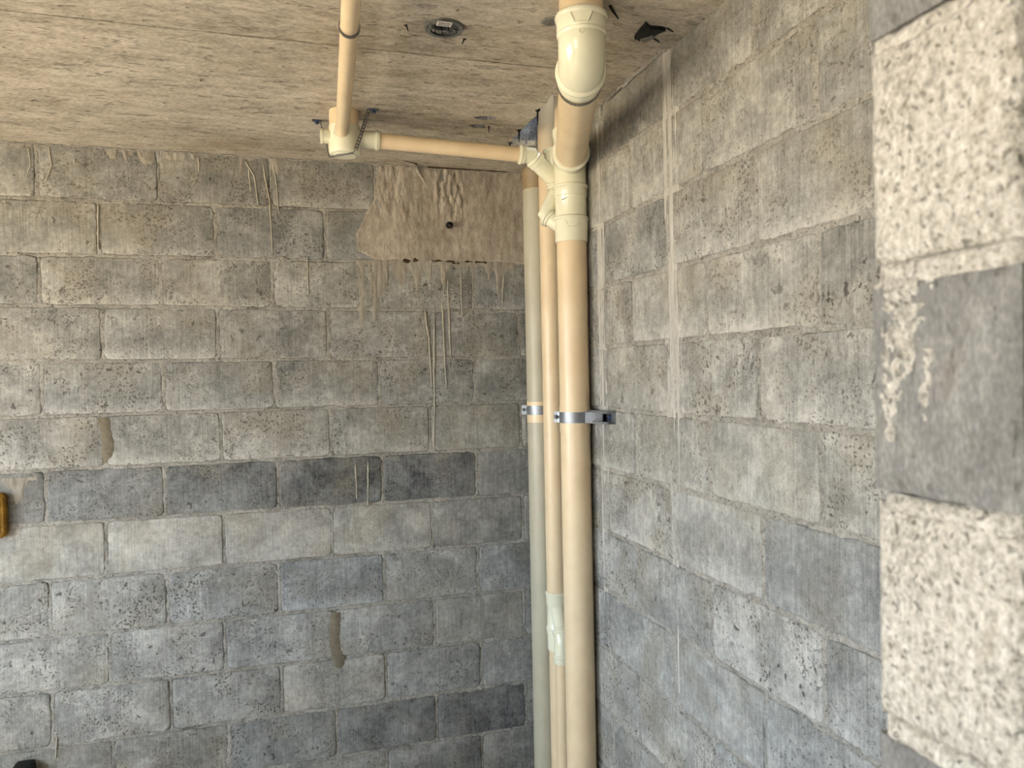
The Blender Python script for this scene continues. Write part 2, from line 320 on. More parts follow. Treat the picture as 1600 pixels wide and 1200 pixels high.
for wl, nm in (('B', 'wall_back'), ('R', 'wall_right')):
    bk = MB()
    if wl == 'B': bk.box((-3.55, 0.02, 0), (0.16, 0.16, CEIL+1.3)).box((-3.55, 0.0, 0), (END['B']-.002, 0.021, CEIL+.01))
    else: bk.box((0.02, -5.2, 0), (0.16, 0.02, CEIL+1.3)).box((0.0, -5.2, 0), (0.021, END['R']-.155, CEIL+.01))
    root = tag(bk.build(nm, 'plainwall', None, None), kind='structure'); WALLS[wl] = root
    u, z, U, Z, hg = mortar_field(wl); o = grid_mesh('mortar_joints', wl, u, z, U, Z, hg, -0.011, 'mortar', root); o['kind'] = 'stuff'
    rg = random.Random(5 if wl == 'B' else 6)
    for c in range(1, 14):
        js = HJ[wl, c]; n = len(js)-1
        for i in range(n):
            u0, u1 = js[n-1-i], js[n-i]
            if u1-u0 < 0.02: continue
            if wl == 'B' and c <= 2 and u0 > -.60: continue            # the rendered pad fills this place
            make_block(wl, c, i, u0, u1, root, rg)
# rendered concrete pad under the slab at the corner
def field(name, wall, u0, u1, z0, z1, res, fn, mat, cut=-0.003, parent=None):
    u = np.arange(u0, u1+res*.5, res); z = np.arange(z0, z1+res*.5, res); U, Z = np.meshgrid(u, z, indexing='ij')
    return grid_mesh(name, wall, u, z, U, Z, fn(U, Z), cut, mat, parent or WALLS[wall])
def pad(U, Z):
    zz = Z-H; lz = np.array([p[0] for p in PATCH_L])[::-1]; lx = np.array([p[1] for p in PATCH_L])[::-1]
    left = np.interp(zz, lz, lx) + 0.016*(fbm(U*25, Z*25, 40)-.5)
    e = np.minimum(U-left, zz+0.402+0.012*(fbm(U*30, Z*30, 41)-.5))
    rough = np.clip((zz+.27)/.12, .12, 1)*np.clip((fbm(U*9, Z*4, 44)-.36)*5, .15, 1)
    h = 0.0035 + 0.005*(fbm(U*6, Z*5, 42)-.5) + 0.018*rough*(fbm(U*70, Z*22, 43, 3)-.45)
    return np.minimum(h, -0.001+e*0.9)
field('render_patch', 'B', -.75, 0, H-.42, CEIL+.005, .0036, pad, 'render')
def runs(u0, u1, ztop, length, seed, amp, dens):        # splash of slurry that hangs down in runs
    def fn(U, Z):
        t = (ztop-Z)/length; reach = 0.25+0.9*vnoise(U*dens, U*0+seed, seed)**1.6
        lump = fbm(U*85, Z*30, seed, 3); cover = fbm(U*28, Z*16, seed+7, 2)
        h = amp*(0.15+1.1*lump)*np.clip((reach-t)*2.2, -1, 1) - amp*(.22+.9*np.clip(.52-cover, -.2, .5))
        return np.minimum(h, np.minimum(U-u0, u1-U)*0.25-0.001)
    return fn
for (a, b, zt, ln, sd_, am, dn, mt) in ((-1.62, -1.45, -.012, .06, 11, .010, 60, 'slurry'), (-1.43, -1.26, -.012, .055, 12, .009, 60, 'slurry'), (-1.16, -.99, -.010, .12, 13, .010, 45, 'slurry'),
        (-1.93, -1.80, -.02, .06, 14, .007, 40, 'slurry'), (-.64, -.05, -.398, .16, 15, .005, 55, 'slurry'), (-.72, -.62, -.405, .30, 16, .004, 40, 'slurry'), (-1.98, -1.86, -1.215, .10, 18, .006, 60, 'slurry')):
    field('mortar_splash', 'B', a, b, H+zt-ln*1.6, H+zt, .0035, runs(a, b, H+zt, ln, sd_, am, dn), mt)
def drip(wall, pts, r0, r1, mat='slurry', seed=0):
    rg = random.Random(seed); P = []; n = 14
    for i in range(n+1):
        t = i/n*(len(pts)-1); k = min(int(t), len(pts)-2); f = t-k
        P.append(P3(wall, pts[k][0]*(1-f)+pts[k+1][0]*f+rg.uniform(-.0012, .0012), H+pts[k][1]*(1-f)+pts[k+1][1]*f, 0.0012))
    rad = [r0+(r1-r0)*i/n+rg.uniform(-.0004, .0004) for i in range(n+1)]; rad[-2] *= 1.35; rad[-1] *= .5; rad[0] *= .3; rad[1] *= .7
    MB().tube(P, rad, 8).build('mortar_drip', mat, WALLS[wall], 80)
for k, d in enumerate(([(-1.135, -.03), (-1.10, -.09), (-1.088, -.20)], [(-1.07, -.03), (-1.045, -.19), (-1.039, -.388)], [(-1.03, -.03), (-1.018, -.12), (-1.012, -.235)], [(-1.12, -.06), (-1.115, -.15)], [(-1.30, -.03), (-1.298, -.085)],
      [(-.405, -.62), (-.41, -.806), (-.412, -1.0), (-.419, -1.192)], [(-.446, -.60), (-.43, -.72), (-.422, -.93)], [(-.37, -.55), (-.364, -.80), (-.36, -.93)], [(-.345, -.48), (-.339, -.80)], [(-.288, -.45), (-.286, -.635)], [(-.909, -.40), (-.908, -.549)],
      [(-1.865, -.03), (-1.858, -.09), (-1.876, -.15)], [(-1.80, -.02), (-1.792, -.09), (-1.81, -.15)], [(-1.645, -.22), (-1.648, -.39)], [(-.69, -1.22), (-.694, -1.40)], [(-.74, -1.23), (-.738, -1.37)], [(-.59, -.03), (-.60, -.14), (-.588, -.20), (-.612, -.40)], [(-.55, -.03), (-.545, -.16)], [(-.10, -.45), (-.11, -.58)], [(-1.825, -2.16), (-1.83, -2.24)])):
    drip('B', d, .0034, .0022, 'drip', k)
# pale slurry runs down the right wall
def streak(uc, wd, zt, zb, seed):
    def fn(U, Z):
        c = uc + 0.012*(vnoise(Z*3, Z*0, seed)-.5); t = np.abs(U-c)/(wd*(0.7+0.7*vnoise(Z*4, Z*0+3, seed)))
        h = 0.0011 - 0.0022*t**2 + 0.0105*(fbm(U*170, Z*2.6, seed+2, 2)-.5) + 0.003*(fbm(U*60, Z*30, seed+8, 2)-.5)
        return h - 0.0075*np.clip((zb+0.9-Z)/0.9, 0, 1)*(0.15+1.2*vnoise(U*70, Z*2.5, seed+4))
    field('mortar_streak', 'R', uc-wd*1.8, uc+wd*1.8, zb, zt, .0032, fn, 'slurryw', -.002)
streak(-1.268, .034, CEIL, H-1.75, 21); streak(-.79, .022, CEIL-.05, H-1.9, 22)
streak(-1.30, .012, CEIL, H-.5, 23); streak(-1.79, .02, CEIL, H-.42, 24)
# dark grout smears rubbed over two head joints
def smear(uc, wd, zt, zb, seed):
    def fn(U, Z):
        t = np.abs(U-uc-0.02*(vnoise(Z*12, Z*0, seed)-.5))/wd
        return 0.0035*(1-t**2)+0.003*(fbm(U*60, Z*40, seed)-.5) - np.clip(zb+.03-Z, 0, 1)*.2
    field('mortar_smear', 'B', uc-wd*1.5, uc+wd*1.5, zb, zt, .0035, fn, 'smear')
smear(-.828, .022, H-1.82, H-2.06, 31); smear(-1.64, .02, H-1.01, H-1.18, 32)
# rust line along the foot of the pad, conduit stub, small cracks
field('rust_crust', 'B', -.53, -.17, H-.415, H-.385, .003, lambda U, Z: 0.006*(fbm(U*50, Z*90, 51, 2)-.5)*2.2+.0042-np.abs(Z-(H-.400-.006*(vnoise(U*14, U*0, 52)-.5)))*.5, 'rust', -.0005)
q = at(701, 353, Y=0)
st_ = MB().lathe((q[0], .01, q[2]), (0, -1, 0), [(0, .013), (.034, .013), (.034, .010), (.012, .009)], 24, False).build('conduit_stub', 'black')
tag(st_, 'short black conduit stub poking out of the rendered pad', 'conduit')

# ------------------------------------------------------------------ ceiling slab, floor, other walls
HX, HY0, HY1 = -.182, -.375, -.87           # hole through the slab beside the right wall
def prism(poly, z0, z1):
    n = len(poly); v = [(x, y, z0) for x, y in poly]+[(x, y, z1) for x, y in poly]
    return v, [tuple(range(n)), tuple(range(n, 2*n))]+[(i, (i+1) % n, (i+1) % n+n, i+n) for i in range(n)]
rg = random.Random(3)
jag = [(HX+rg.uniform(-.008, .008), HY1+(HY0-HY1)*i/14+rg.uniform(-.006, .006)) for i in range(15)]
jag2 = [(HX+(0-HX)*i/5, HY0+rg.uniform(-.012, .012)) for i in range(1, 5)]
XL, XR = -3.40, 0.0
c_root = MB(); v, f = prism([(XL-.15, 0.0), (XL-.15, -5.2), (.16, -5.2), (.16, -.765), (-.092, -.765), (-.092, HY1-.02), (HX-.03, HY1-.02), (HX-.03, HY0+.02), (.16, HY0+.02), (.16, 0.0)], CEIL+.018, CEIL+.20); c_root.add(v, f)
ceiling = tag(c_root.build('ceiling', 'hole', None, None), kind='structure')
def board(y0, y1, dz, poly=None, seed=0):
    if poly is None:
        r2 = random.Random(seed); xs = np.linspace(XL, XR, 46)
        poly = [(x, y0-.0028-abs(r2.gauss(0, .0022))) for x in xs]+[(x, y1+.0028+abs(r2.gauss(0, .0022))) for x in xs[::-1]]
    v, f = prism(poly, CEIL+dz, CEIL+.02); MB().add(v, f).build('slab_panel', 'ceil', ceiling, None)
xs = np.linspace(XL, XR, 46); r2 = random.Random(77)
poly0 = [(XL, 0.02), (XL, -1.058)]+[(x, -1.058+r2.gauss(0, .0016)) for x in xs[1:-1]]+[(XR, -1.06), (XR, -.745), (-.112, -.745), (-.112, HY1)]+jag+jag2+[(XR, HY0), (XR, 0.02)]
board(0, 0, 0.0, poly0)
board(-1.062, -1.262, -.0015, seed=2); board(-1.272, -2.30, -.011, seed=3); board(-2.304, -3.40, -.002, seed=4); board(-3.404, -5.2, -.004, seed=5)
# ragged lip of grout along the stepped joint
r2 = random.Random(9); lip = MB()
for s0, s1 in ((-1.2, -.70), (-.55, -.34), (-.30, -.02)):
    P = [(x, -1.266+r2.uniform(-.003, .003), CEIL-.003+r2.uniform(-.002, .002)) for x in np.arange(s0, s1, .014)]
    lip.tube(P, [r2.uniform(.002, .005) for _ in P], 7)
o = lip.build('grout_lip', 'ceil', ceiling, 80)
P = [(x, -.004+r2.uniform(-.003, .003), CEIL-.002+r2.uniform(-.003, .003)) for x in np.arange(-2.8, -.02, .014)]
MB().tube(P, [r2.uniform(.002, .006) for _ in P], 7).build('grout_fillet', 'mortar', ceiling, 80)
P = [(-.004+r2.uniform(-.003, .003), y, CEIL-.002+r2.uniform(-.003, .003)) for y in np.arange(-2.5, HY1, .014)]
MB().tube(P, [r2.uniform(.004, .010) for _ in P], 7).build('grout_fillet', 'mortar', ceiling, 80)
P = [(x, -.012, CEIL-.001) for x in np.arange(-.42, -.06, .02)]
MB().tube(P, [r2.uniform(.002, .005) for _ in P], 7).build('rust_seep', 'rust', ceiling, 80)
# tongue of slurry peeling from the slab at the pad
P = [at(628, 251, Z=CEIL-.002), at(650, 257, Z=CEIL-.006), (-.46, -.004, CEIL-.02), (-.44, -.003, CEIL-.05), (-.42, -.003, CEIL-.09)]
MB().tube(P, [.001, .006, .009, .006, .001], 8).build('slurry_tongue', 'render', ceiling, 80)
rough_edge = MB()                                         # broken far face of the hole
gx = np.linspace(HX-.02, 0.0, 26); gz = np.linspace(CEIL-.001, CEIL+.205, 18)
GV = [(x, HY0+.012+.022*(float(fbm(np.array(x*40), np.array(z*40), 60))-.7)+.05*(z-CEIL), z) for x in gx for z in gz]
rough_edge.add(GV, [(i*18+j, (i+1)*18+j, (i+1)*18+j+1, i*18+j+1) for i in range(25) for j in range(17)])
rough_edge.build('broken_edge', 'hole', ceiling, 60)
sky_shield = MB().box((HX-.11, -1.0, CEIL+.19), (HX-.03, -.30, CEIL+.75)).box((HX-.11, -1.08, CEIL+.19), (.02, -1.0, CEIL+.75)).box((HX-.11, HY0+.04, CEIL+.19), (.02, HY0+.12, CEIL+.75))  # unseen walls added above the hole to cut down sky light
sky_shield.build('hole_sky_shield', 'hole', ceiling, None)
tag(MB().box((XL-.15, -5.2, -.15), (.16, .16, 0)).build('floor', 'floor', None, None), kind='structure')
WIN = [(-2.35, -0.70), (-4.75, -3.35)]; WZ0, WZ1 = 0.85, 2.25
wlft = MB(); ys = [0.16]+[t for a, b in WIN for t in (b, a)]+[-5.2]
for i in range(0, len(ys), 2): wlft.box((XL-.15, ys[i+1], 0), (XL, ys[i], CEIL+.02))
for a, b in WIN: wlft.box((XL-.15, a, 0), (XL, b, WZ0)).box((XL-.15, a, WZ1), (XL, b, CEIL+.02))
tag(wlft.build('wall_left', 'plainwall', None, None), kind='structure')
wf = MB().box((XL-.15, -5.35, 0), (.16, -5.2, CEIL+.2)); tag(wf.build('wall_front', 'plainwall', None, None), kind='structure')
tag(link('ground', [(-60, -60, -.2), (XL-.15, -60, -.2), (XL-.15, 60, -.2), (-60, 60, -.2)], [(0, 1, 2, 3)], 'earth'), kind='structure')
for pn, (a, b) in zip(('window_left_offscreen', 'window_left_front_offscreen'), WIN):   # portals only steer sampling of the sky through the window openings
    ld = bpy.data.lights.new(pn, 'AREA'); ld.shape = 'RECTANGLE'; ld.size = b-a; ld.size_y = WZ1-WZ0; ld.cycles.is_portal = True
    lo_ = bpy.data.objects.new(pn, ld); COL.objects.link(lo_); lo_.location = (XL-.07, (a+b)/2, (WZ0+WZ1)/2)
    lo_.rotation_euler = Matrix(((0, 0, -1), (1, 0, 0), (0, -1, 0))).to_euler()

# ------------------------------------------------------------------ stub wall at the right (seen end on, close to the camera)
SX, SY0, SY1 = -.496, -2.514, -2.654
SJ = [H-.405, H-.603, H-.80, H-.998, H-1.197, H-1.40, H-1.60, H-1.80, H-2.0, H-2.2, H-2.4, 0.0]
core = MB().box((SX+.03, SY1+.008, 0), (0.021, SY0-.008, CEIL+.01))
stub = tag(core.build('wall_stub', 'mortar', None, None), kind='structure')
def stub_face(name, z0, z1, amp, mat, seed, chip, inset=0.0, res=.0045):
    # a block end: displaced face at X = SX, with sides running back along the wall
    ny, nz = int((SY0-SY1-2*inset)/res), max(3, int((z1-z0)/res)); ya = np.linspace(SY1+inset, SY0-inset, ny); za = np.linspace(z0, z1, nz); Y, Z = np.meshgrid(ya, za, indexing='ij')
    ed = np.minimum(np.minimum(Y-ya[0], ya[-1]-Y), np.minimum(Z-z0, z1-Z))
    d = amp*(fbm(Y*45, Z*45, seed, 4)-.5)*2 + amp*1.2*(fbm(Y*9, Z*9, seed+9, 2)-.5)
    d = d + chip*np.clip(1-ed/(0.006+0.012*fbm(Y*30, Z*30, seed+3)), 0, 1)**2
    j = 0.004*(fbm(Y*35, Z*35, seed+21)-.5); ej = np.clip(1-ed/.008, 0, 1)
    V = np.stack([SX+inset*.6+d, Y+j*ej, Z+j*ej], -1).reshape(-1, 3).tolist()
    idx = np.arange(ny*nz).reshape(ny, nz); F = np.stack([idx[:-1, :-1], idx[:-1, 1:], idx[1:, 1:], idx[1:, :-1]], -1).reshape(-1, 4).tolist()
    loop = list(idx[0, :])+list(idx[1:, -1])+list(idx[-1, :-1][::-1])+list(idx[1:-1, 0][::-1]); b = len(V)
    xb = -0.01
    V += [[xb, V[k][1], V[k][2]] for k in loop]; m = len(loop)
    F += [[loop[i], loop[(i+1) % m], b+(i+1) % m, b+i] for i in range(m)]
    o = link(name, V, F, mat, stub, 60); return o
tops = [CEIL]+SJ[:-1]
for i, (zt, zb) in enumerate(zip(tops, SJ)):
    cream = i % 2 == 0
    thick = .014 if not cream else .007
    if i == 1: thick = .006
    o = stub_face('concrete_block', zb+.005, zt-thick, .0022 if cream else .0008, 'cream' if cream else 'stubblock', 100+i, .006 if cream else .003)
    cz = (zt+zb)/2; me = o.data; me.transform(Matrix.Translation((-SX, -SY0, -cz))); o.location = (SX, SY0, cz)
    o['tone'] = (.5, .68, .5, .46, .5, .52)[i % 6]; o['cool'] = .25; o['pits'] = .5; o['bloom'] = .2
def stub_streak(y0, y1, w0, w1, zt, zb, seed):               # pale slurry run on the grey block end
    ya = np.arange(SY1+.004, SY0-.003, .0028); za = np.arange(zb, zt, .0028); Y, Zg = np.meshgrid(ya, za, indexing='ij'); t = (zt-Zg)/(zt-zb)
    c = y0+(y1-y0)*t+.010*(vnoise(Zg*25, Zg*0, seed)-.5); wd = w0+(w1-w0)*t
    h = .0030*(1-(np.abs(Y-c)/wd)**2)+.016*(fbm(Y*260, Zg*170, seed+1, 2)-.5)-.0008; h = np.maximum(h, -.004)
    idx = np.arange(h.size).reshape(h.shape); q = np.stack([idx[:-1, :-1], idx[:-1, 1:], idx[1:, 1:], idx[1:, :-1]], -1).reshape(-1, 4)
    q = q[h.reshape(-1)[q].max(1) > -.001]; used = np.unique(q); mp = np.full(h.size, -1); mp[used] = np.arange(len(used))
    link_grid('mortar_streak', np.stack([SX-h, Y, Zg], -1).reshape(-1, 3)[used], mp[q], 'cream', stub)
stub_streak(SY0-.033, SY0-.021, .022, .004, SJ[2]-.012, SJ[2]-.15, 301); stub_streak(SY0-.062, SY0-.060, .006, .005, SJ[2]-.07, SJ[2]-.13, 305)
for i, zb in enumerate(SJ[:-1]):
    stub_face('mortar_bed', zb-.018, zb+(.0035 if i % 2 else .0055), .0045, 'cream', 200+i, .006, .003, .0032)

# ------------------------------------------------------------------ pipes
def trapezoid(mb, c, up, r, ang0, half, z0, z1):          # raised trapezoid moulded on a socket (vertical axis)
    def pt(a, z): return (c[0]+r*math.cos(a), c[1]+r*math.sin(a), z)
    for (a0, za, a1, zb_) in ((ang0-half, z1, ang0-half*.62, z0), (ang0-half*.62, z0, ang0+half*.62, z0), (ang0+half*.62, z0, ang0+half, z1)):
        mb.tube([pt(a0+(a1-a0)*t/6, za+(zb_-za)*t/6) for t in range(7)], .0016, 8)
CAMA = math.atan2(CAM[1]+.685, CAM[0]+.0575)              # plan angle from the stack to the photographer
STK = Vector((-.0575, -.685)); RP = .0508
def sz(z): return H+z
Z = (0, 0, 1)
# --- main stack
stack = empty('drain_stack', 'thick beige drain stack standing against the right block wall with cream tee and collars', 'drain pipe', (STK.x, STK.y, 0))
def child(mb, name, mat, parent, smooth=38):
    o = mb.build(name, mat, None, smooth); o.parent = parent
    off = Vector(parent.location); pp = parent.parent
    while pp: off += Vector(pp.location); pp = pp.parent
    o.data.transform(Matrix.Translation(-off)); return o
HZ = sz(-.165)                                            # axis height of the overhead pipe
VP = Vector((-.328, -1.459)); hd = (STK-VP).normalized(); HD = Vector((hd.x, hd.y, 0))
child(MB().lathe((STK.x, STK.y, 0), Z, [(0, RP), (sz(-.40), RP)], 48), 'pipe', 'beige', stack)
child(MB().lathe((STK.x, STK.y, sz(-.10)), Z, [(0, RP), (.32, RP)], 48), 'vent_pipe', 'beige', stack)
tee = MB().lathe((STK.x, STK.y, 0), Z, [(sz(-.262), .050), (sz(-.262), .0545), (sz(-.085), .0545), (sz(-.07), .058), (sz(-.055), .058), (sz(-.05), .0515)], 48)
jt = Vector((STK.x, STK.y, HZ)); tee.lathe(jt, -HD, [(0, .053), (.085, .0535), (.09, .0575), (.125, .0575), (.125, .0515)], 48)
tee.bead(jt-HD*.120, HD, .0575, .006, .004)
t_o = child(tee, 'tee', 'cream_pvc', stack)
col = MB().lathe((STK.x, STK.y, 0), Z, [(sz(-.365), .0535), (sz(-.285), .0535), (sz(-.278), .0565), (sz(-.248), .0565), (sz(-.246), .053)], 48)
col.bead((STK.x, STK.y, sz(-.250)), Z, .0568, .006, .0035); col.bead((STK.x, STK.y, sz(-.281)), Z, .0545, .002, .0015)
# side inlet of the reducing branch, 45 degrees up to the left
br = Vector((-.69, .42, .60)).normalized(); bo = Vector((STK.x, STK.y, sz(-.405)))
col.lathe(bo, br, [(0, .026), (.088, .026), (.09, .030), (.108, .030), (.108, .026)], 32); col.bead(bo+br*.102, br, .030, .004, .003, 32)
col_o = child(col, 'reducing_branch', 'cream_pvc', stack)
sk = MB().lathe((STK.x, STK.y, 0), Z, [(sz(-.437), .0512), (sz(-.437), .0552), (sz(-.40), .0556), (sz(-.366), .0572), (sz(-.352), .0572), (sz(-.35), .053)], 48)
sk.bead((STK.x, STK.y, sz(-.358)), Z, .0575, .006, .0035)
sk_o = child(sk, 'collar', 'cream_pvc', stack)
tz = MB(); trapezoid(tz, STK, Z, .0566, CAMA+.1, .42, sz(-.392), sz(-.368)); child(tz, 'moulded_tab', 'cream_pvc', stack)
mk = MB(); mk.tube([(STK.x+.0545*math.cos(CAMA-.55+t*.08), STK.y+.0545*math.sin(CAMA-.55+t*.08), sz(-.300)+t*.0012) for t in range(6)], [.0016, .0014, .001, .0008, .0006, .0004], 6)
child(mk, 'pen_mark', 'marker', stack)
slv = MB().lathe((STK.x, STK.y, 0), Z, [(sz(-1.080), .0512), (sz(-1.080), .0526), (sz(-.995), .0526), (sz(-.995), .0512)], 48); child(slv, 'wrap', 'beige', stack)
# --- overhead pipe: drop from the slab, elbow, short run into the tee
over = empty('overhead_drain', 'thick beige pipe with glossy cream elbow dropping from the ceiling into the stack tee', 'drain pipe', (VP.x, VP.y, HZ))
EC = Vector((VP.x, VP.y, HZ)); RE = .056
child(MB().lathe((VP.x, VP.y, HZ+RE+.02), Z, [(0, RP), (CEIL+.015-HZ-RE-.02, RP)], 48), 'drop_pipe', 'beige', over)
cc = EC+HD*RE+Vector((0, 0, RE))
el = MB().tube(arc(cc, -HD, Vector((0, 0, -1)), RE, 0, math.pi/2, 18), .0545, 48)
el.lathe(EC+Vector((0, 0, RE)), Z, [(-.004, .0545), (0, .0575), (.045, .0575), (.047, .0515)], 48); el.bead(EC+Vector((0, 0, RE+.040)), Z, .0578, .007, .004); el.bead(EC+Vector((0, 0, RE+.002)), Z, .0562, .003, .002)
el.lathe(EC+HD*RE, HD, [(-.004, .0545), (0, .0575), (.052, .0565), (.053, .0515)], 48); el.bead(EC+HD*(RE+.006), HD, .0578, .007, .004)
el_o = child(el, 'elbow', 'cream_pvc', over)
va = math.atan2(CAM[1]-VP.y, CAM[0]-VP.x)
tz = MB(); trapezoid(tz, VP, Z, .0588, va, .42, HZ+RE+.008, HZ+RE+.032)
tz.tube([(VP.x+.0552*math.cos(va)+.005*math.cos(t)*-math.sin(va), VP.y+.0552*math.sin(va)+.005*math.cos(t)*math.cos(va), HZ+RE-.012+.005*math.sin(t)) for t in np.linspace(0, 6.28, 14)], .001, 6, False)
child(tz, 'moulded_tab', 'cream_pvc', over)
runlen = (STK-VP).length
child(MB().lathe(EC+HD*(RE+.03), HD, [(0, RP), (runlen-RE-.03-.09, RP)], 48), 'run_pipe', 'beige', over)
# --- 40 mm pipe running along the slab to the trap
TB = at(538, 205, Y=-.575); TBx, TBy = TB[0], -.575
g0 = at(549, 0, Z=sz(-.112)); g1 = at(534.5, 205, Y=TBy-.048)
gd = (Vector(g1)-Vector(g0)).normalized(); start = Vector(g0)-gd*1.1
thin = empty('branch_pipe', 'thin beige pipe running under the slab into the front of the hanging trap', 'pipe', tuple(g1))
child(MB().lathe(start, gd, [(0, .0205), ((Vector(g1)-start).length+.02, .0205)], 32), 'pipe', 'beige', thin)
# --- trap hung under the slab
trap = empty('floor_trap', 'cream round floor drain trap hung under the slab by perforated strap', 'drain trap', (TBx, TBy, CEIL))
ZB, ZT = at(538, 238, Y=TBy-.03)[2], at(538, 190, Y=TBy-.05)[2]
child(MB().lathe((TBx, TBy, ZT-.01), Z, [(0, .0475), (CEIL+.03-ZT, .0475)], 40), 'riser', 'beige', trap)
tb = MB().lathe((TBx, TBy, 0), Z, [(ZB-.002, .030), (ZB-.002, .036), (ZB, .046), (ZB+.004, .050), (ZB+.010, .0515), (ZT-.004, .0505), (ZT, .0495), (ZT, .047)], 48)
tb.lathe((TBx, TBy, 0), Z, [(ZB-.004, .020), (ZB-.004, .036), (ZB+.003, .040)], 40)
tb_o = child(tb, 'body', 'cream_pvc', trap)
ob = at(565, 218, Y=TBy); OZ = ob[2]
sp_ = MB().lathe((TBx, TBy, OZ), (1, -.05, -.012), [(.03, .0285), (.095, .0285), (.096, .031), (.112, .031), (.113, .0255)], 36); sp_.bead((TBx+.103, TBy-.005, OZ-.001), (1, -.05, -.012), .031, .004, .0025, 36)
child(sp_, 'outlet_socket', 'cream_pvc', tb_o)
lp = MB().lathe((TBx, TBy, OZ+.002), (-1, 0, 0), [(.03, .023), (.068, .023), (.069, .0255), (.077, .0255), (.077, .020), (.0745, .020)], 32); child(lp, 'plugged_inlet', 'cream_pvc', tb_o)
fs = MB().lathe(Vector(g1)+gd*.03, -gd, [(0, .028), (.028, .0262), (.034, .0262), (.035, .0208)], 32); child(fs, 'inlet_socket', 'cream_pvc', tb_o)
# --- 50 mm outlet pipe, 45 degree bend and small wye on to the stack
WY = -.615
wye_top = Vector(at(862.5, 233, Y=WY)); wye_mid = Vector(at(868, 283, Y=WY)); 
o0 = Vector((TBx+.09, TBy-.0045, OZ-.001)); o1 = Vector(at(811, 241.5, Y=-.632)); odir = (o1-o0).normalized()
outl = empty('outlet_pipe', 'slim beige pipe joining the hanging trap to the small cream bend', 'pipe', tuple(o0))
child(MB().lathe(o0, odir, [(0, .025), ((o1-o0).length+.015, .025)], 36), 'pipe', 'beige', outl)
wye = empty('wye_fitting', 'small cream bend and wye joining the slim pipe to the side of the stack', 'pipe fitting', tuple(wye_mid))
b0 = Vector(at(832, 247, Y=-.63)); bdir = (wye_mid+Vector((.004, 0, -.004))-b0).normalized()
el = MB().lathe(o1-odir*.002, odir, [(0, .026), (0, .0305), (.02, .0305), (.022, .0278), (.035, .0278)], 36); el.bead(o1+odir*.005, odir, .0305, .005, .003, 36)
el.tube([o1+odir*.03, o1+odir*.045, b0-bdir*.004, b0+bdir*.01], .0278, 36); el.lathe(b0, bdir, [(0, .0278), (.004, .031), (.026, .031), (.027, .028)], 36); el.bead(b0+bdir*.008, bdir, .031, .003, .002, 36)
child(el, 'bend', 'cream_pvc', wye)
wy = MB().lathe(b0+bdir*.02, bdir, [(0, .0285), ((wye_mid-b0).length-.01, .0275)], 36)
td = (wye_mid-wye_top).normalized()
wy.lathe(wye_top, td, [(0, .020), (0, .0315), (.012, .0315), (.016, .029), ((wye_mid-wye_top).length+.01, .0275)], 36); wy.bead(wye_top+td*.008, td, .0315, .005, .003, 36)
jn = bo+br*.098; 
wy.lathe(wye_mid+Vector((0, 0, .01)), (0, 0, -1), [(0, .0275), (.02, .0275), (.022, .0305), (.04, .0305), (.042, .0275)], 36); wy.bead((wye_mid.x, wye_mid.y, wye_mid.z-.016), Z, .0305, .004, .003, 36)
wy.tube([wye_mid-Vector((0, 0, .025)), wye_mid-Vector((0, 0, .042)), jn+br*.012, jn-br*.005], .0272, 32)
child(wy, 'wye_body', 'cream_pvc', wye)
# --- middle pipe with white wye low down and a second pipe beside it
mid = empty('vent_pipe', 'medium beige pipe between the grey pipe and the thick stack with pale wye low down', 'pipe', (-.042, -.425, 0))
MX, MY, RM = -.042, -.425, .0375
child(MB().lathe((MX, MY, 0), Z, [(0, .0335), (sz(-1.88), .0335)], 40), 'lower_pipe', 'beige', mid)
child(MB().lathe((MX, MY, sz(-1.74)), Z, [(0, RM), (sz(.45)-sz(-1.74), RM)], 40), 'pipe', 'beige', mid)
wm = MB().lathe((MX, MY, 0), Z, [(sz(-1.915), .034), (sz(-1.915), .0385), (sz(-1.86), .039), (sz(-1.845), .0415), (sz(-1.83), .0415), (sz(-1.825), .0385), (sz(-1.75), .0385), (sz(-1.745), .0415), (sz(-1.70), .0415), (sz(-1.698), .038)], 40)
wm.bead((MX, MY, sz(-1.705)), Z, .0415, .005, .003); wm.bead((MX, MY, sz(-1.836)), Z, .0412, .004, .003)
b1 = Vector((MX, MY, sz(-1.74))); bd = Vector((-.10, -.62, -.78)).normalized()
wm.lathe(b1, bd, [(0, .027), (.105, .027), (.107, .0305), (.128, .0305), (.128, .026)], 32); wm.bead(b1+bd*.112, bd, .0305, .004, .003, 32)
wm_o = child(wm, 'wye', 'cream_pvc', mid)
PBx, PBy = -.058, -.512
k0 = b1+bd*.118; el = MB().tube([k0, k0+bd*.02, Vector((PBx, PBy, sz(-1.885))), Vector((PBx, PBy, sz(-1.93)))], .0285, 28)
el.lathe((PBx, PBy, sz(-1.935)), Z, [(0, .026), (0, .031), (.028, .031), (.03, .028)], 28); el.bead((PBx, PBy, sz(-1.913)), Z, .031, .003, .002, 28)
child(el, 'bend', 'cream_pvc', wm_o)
child(MB().lathe((PBx, PBy, 0), Z, [(0, .025), (sz(-1.92), .025)], 32), 'side_pipe', 'beige', mid)
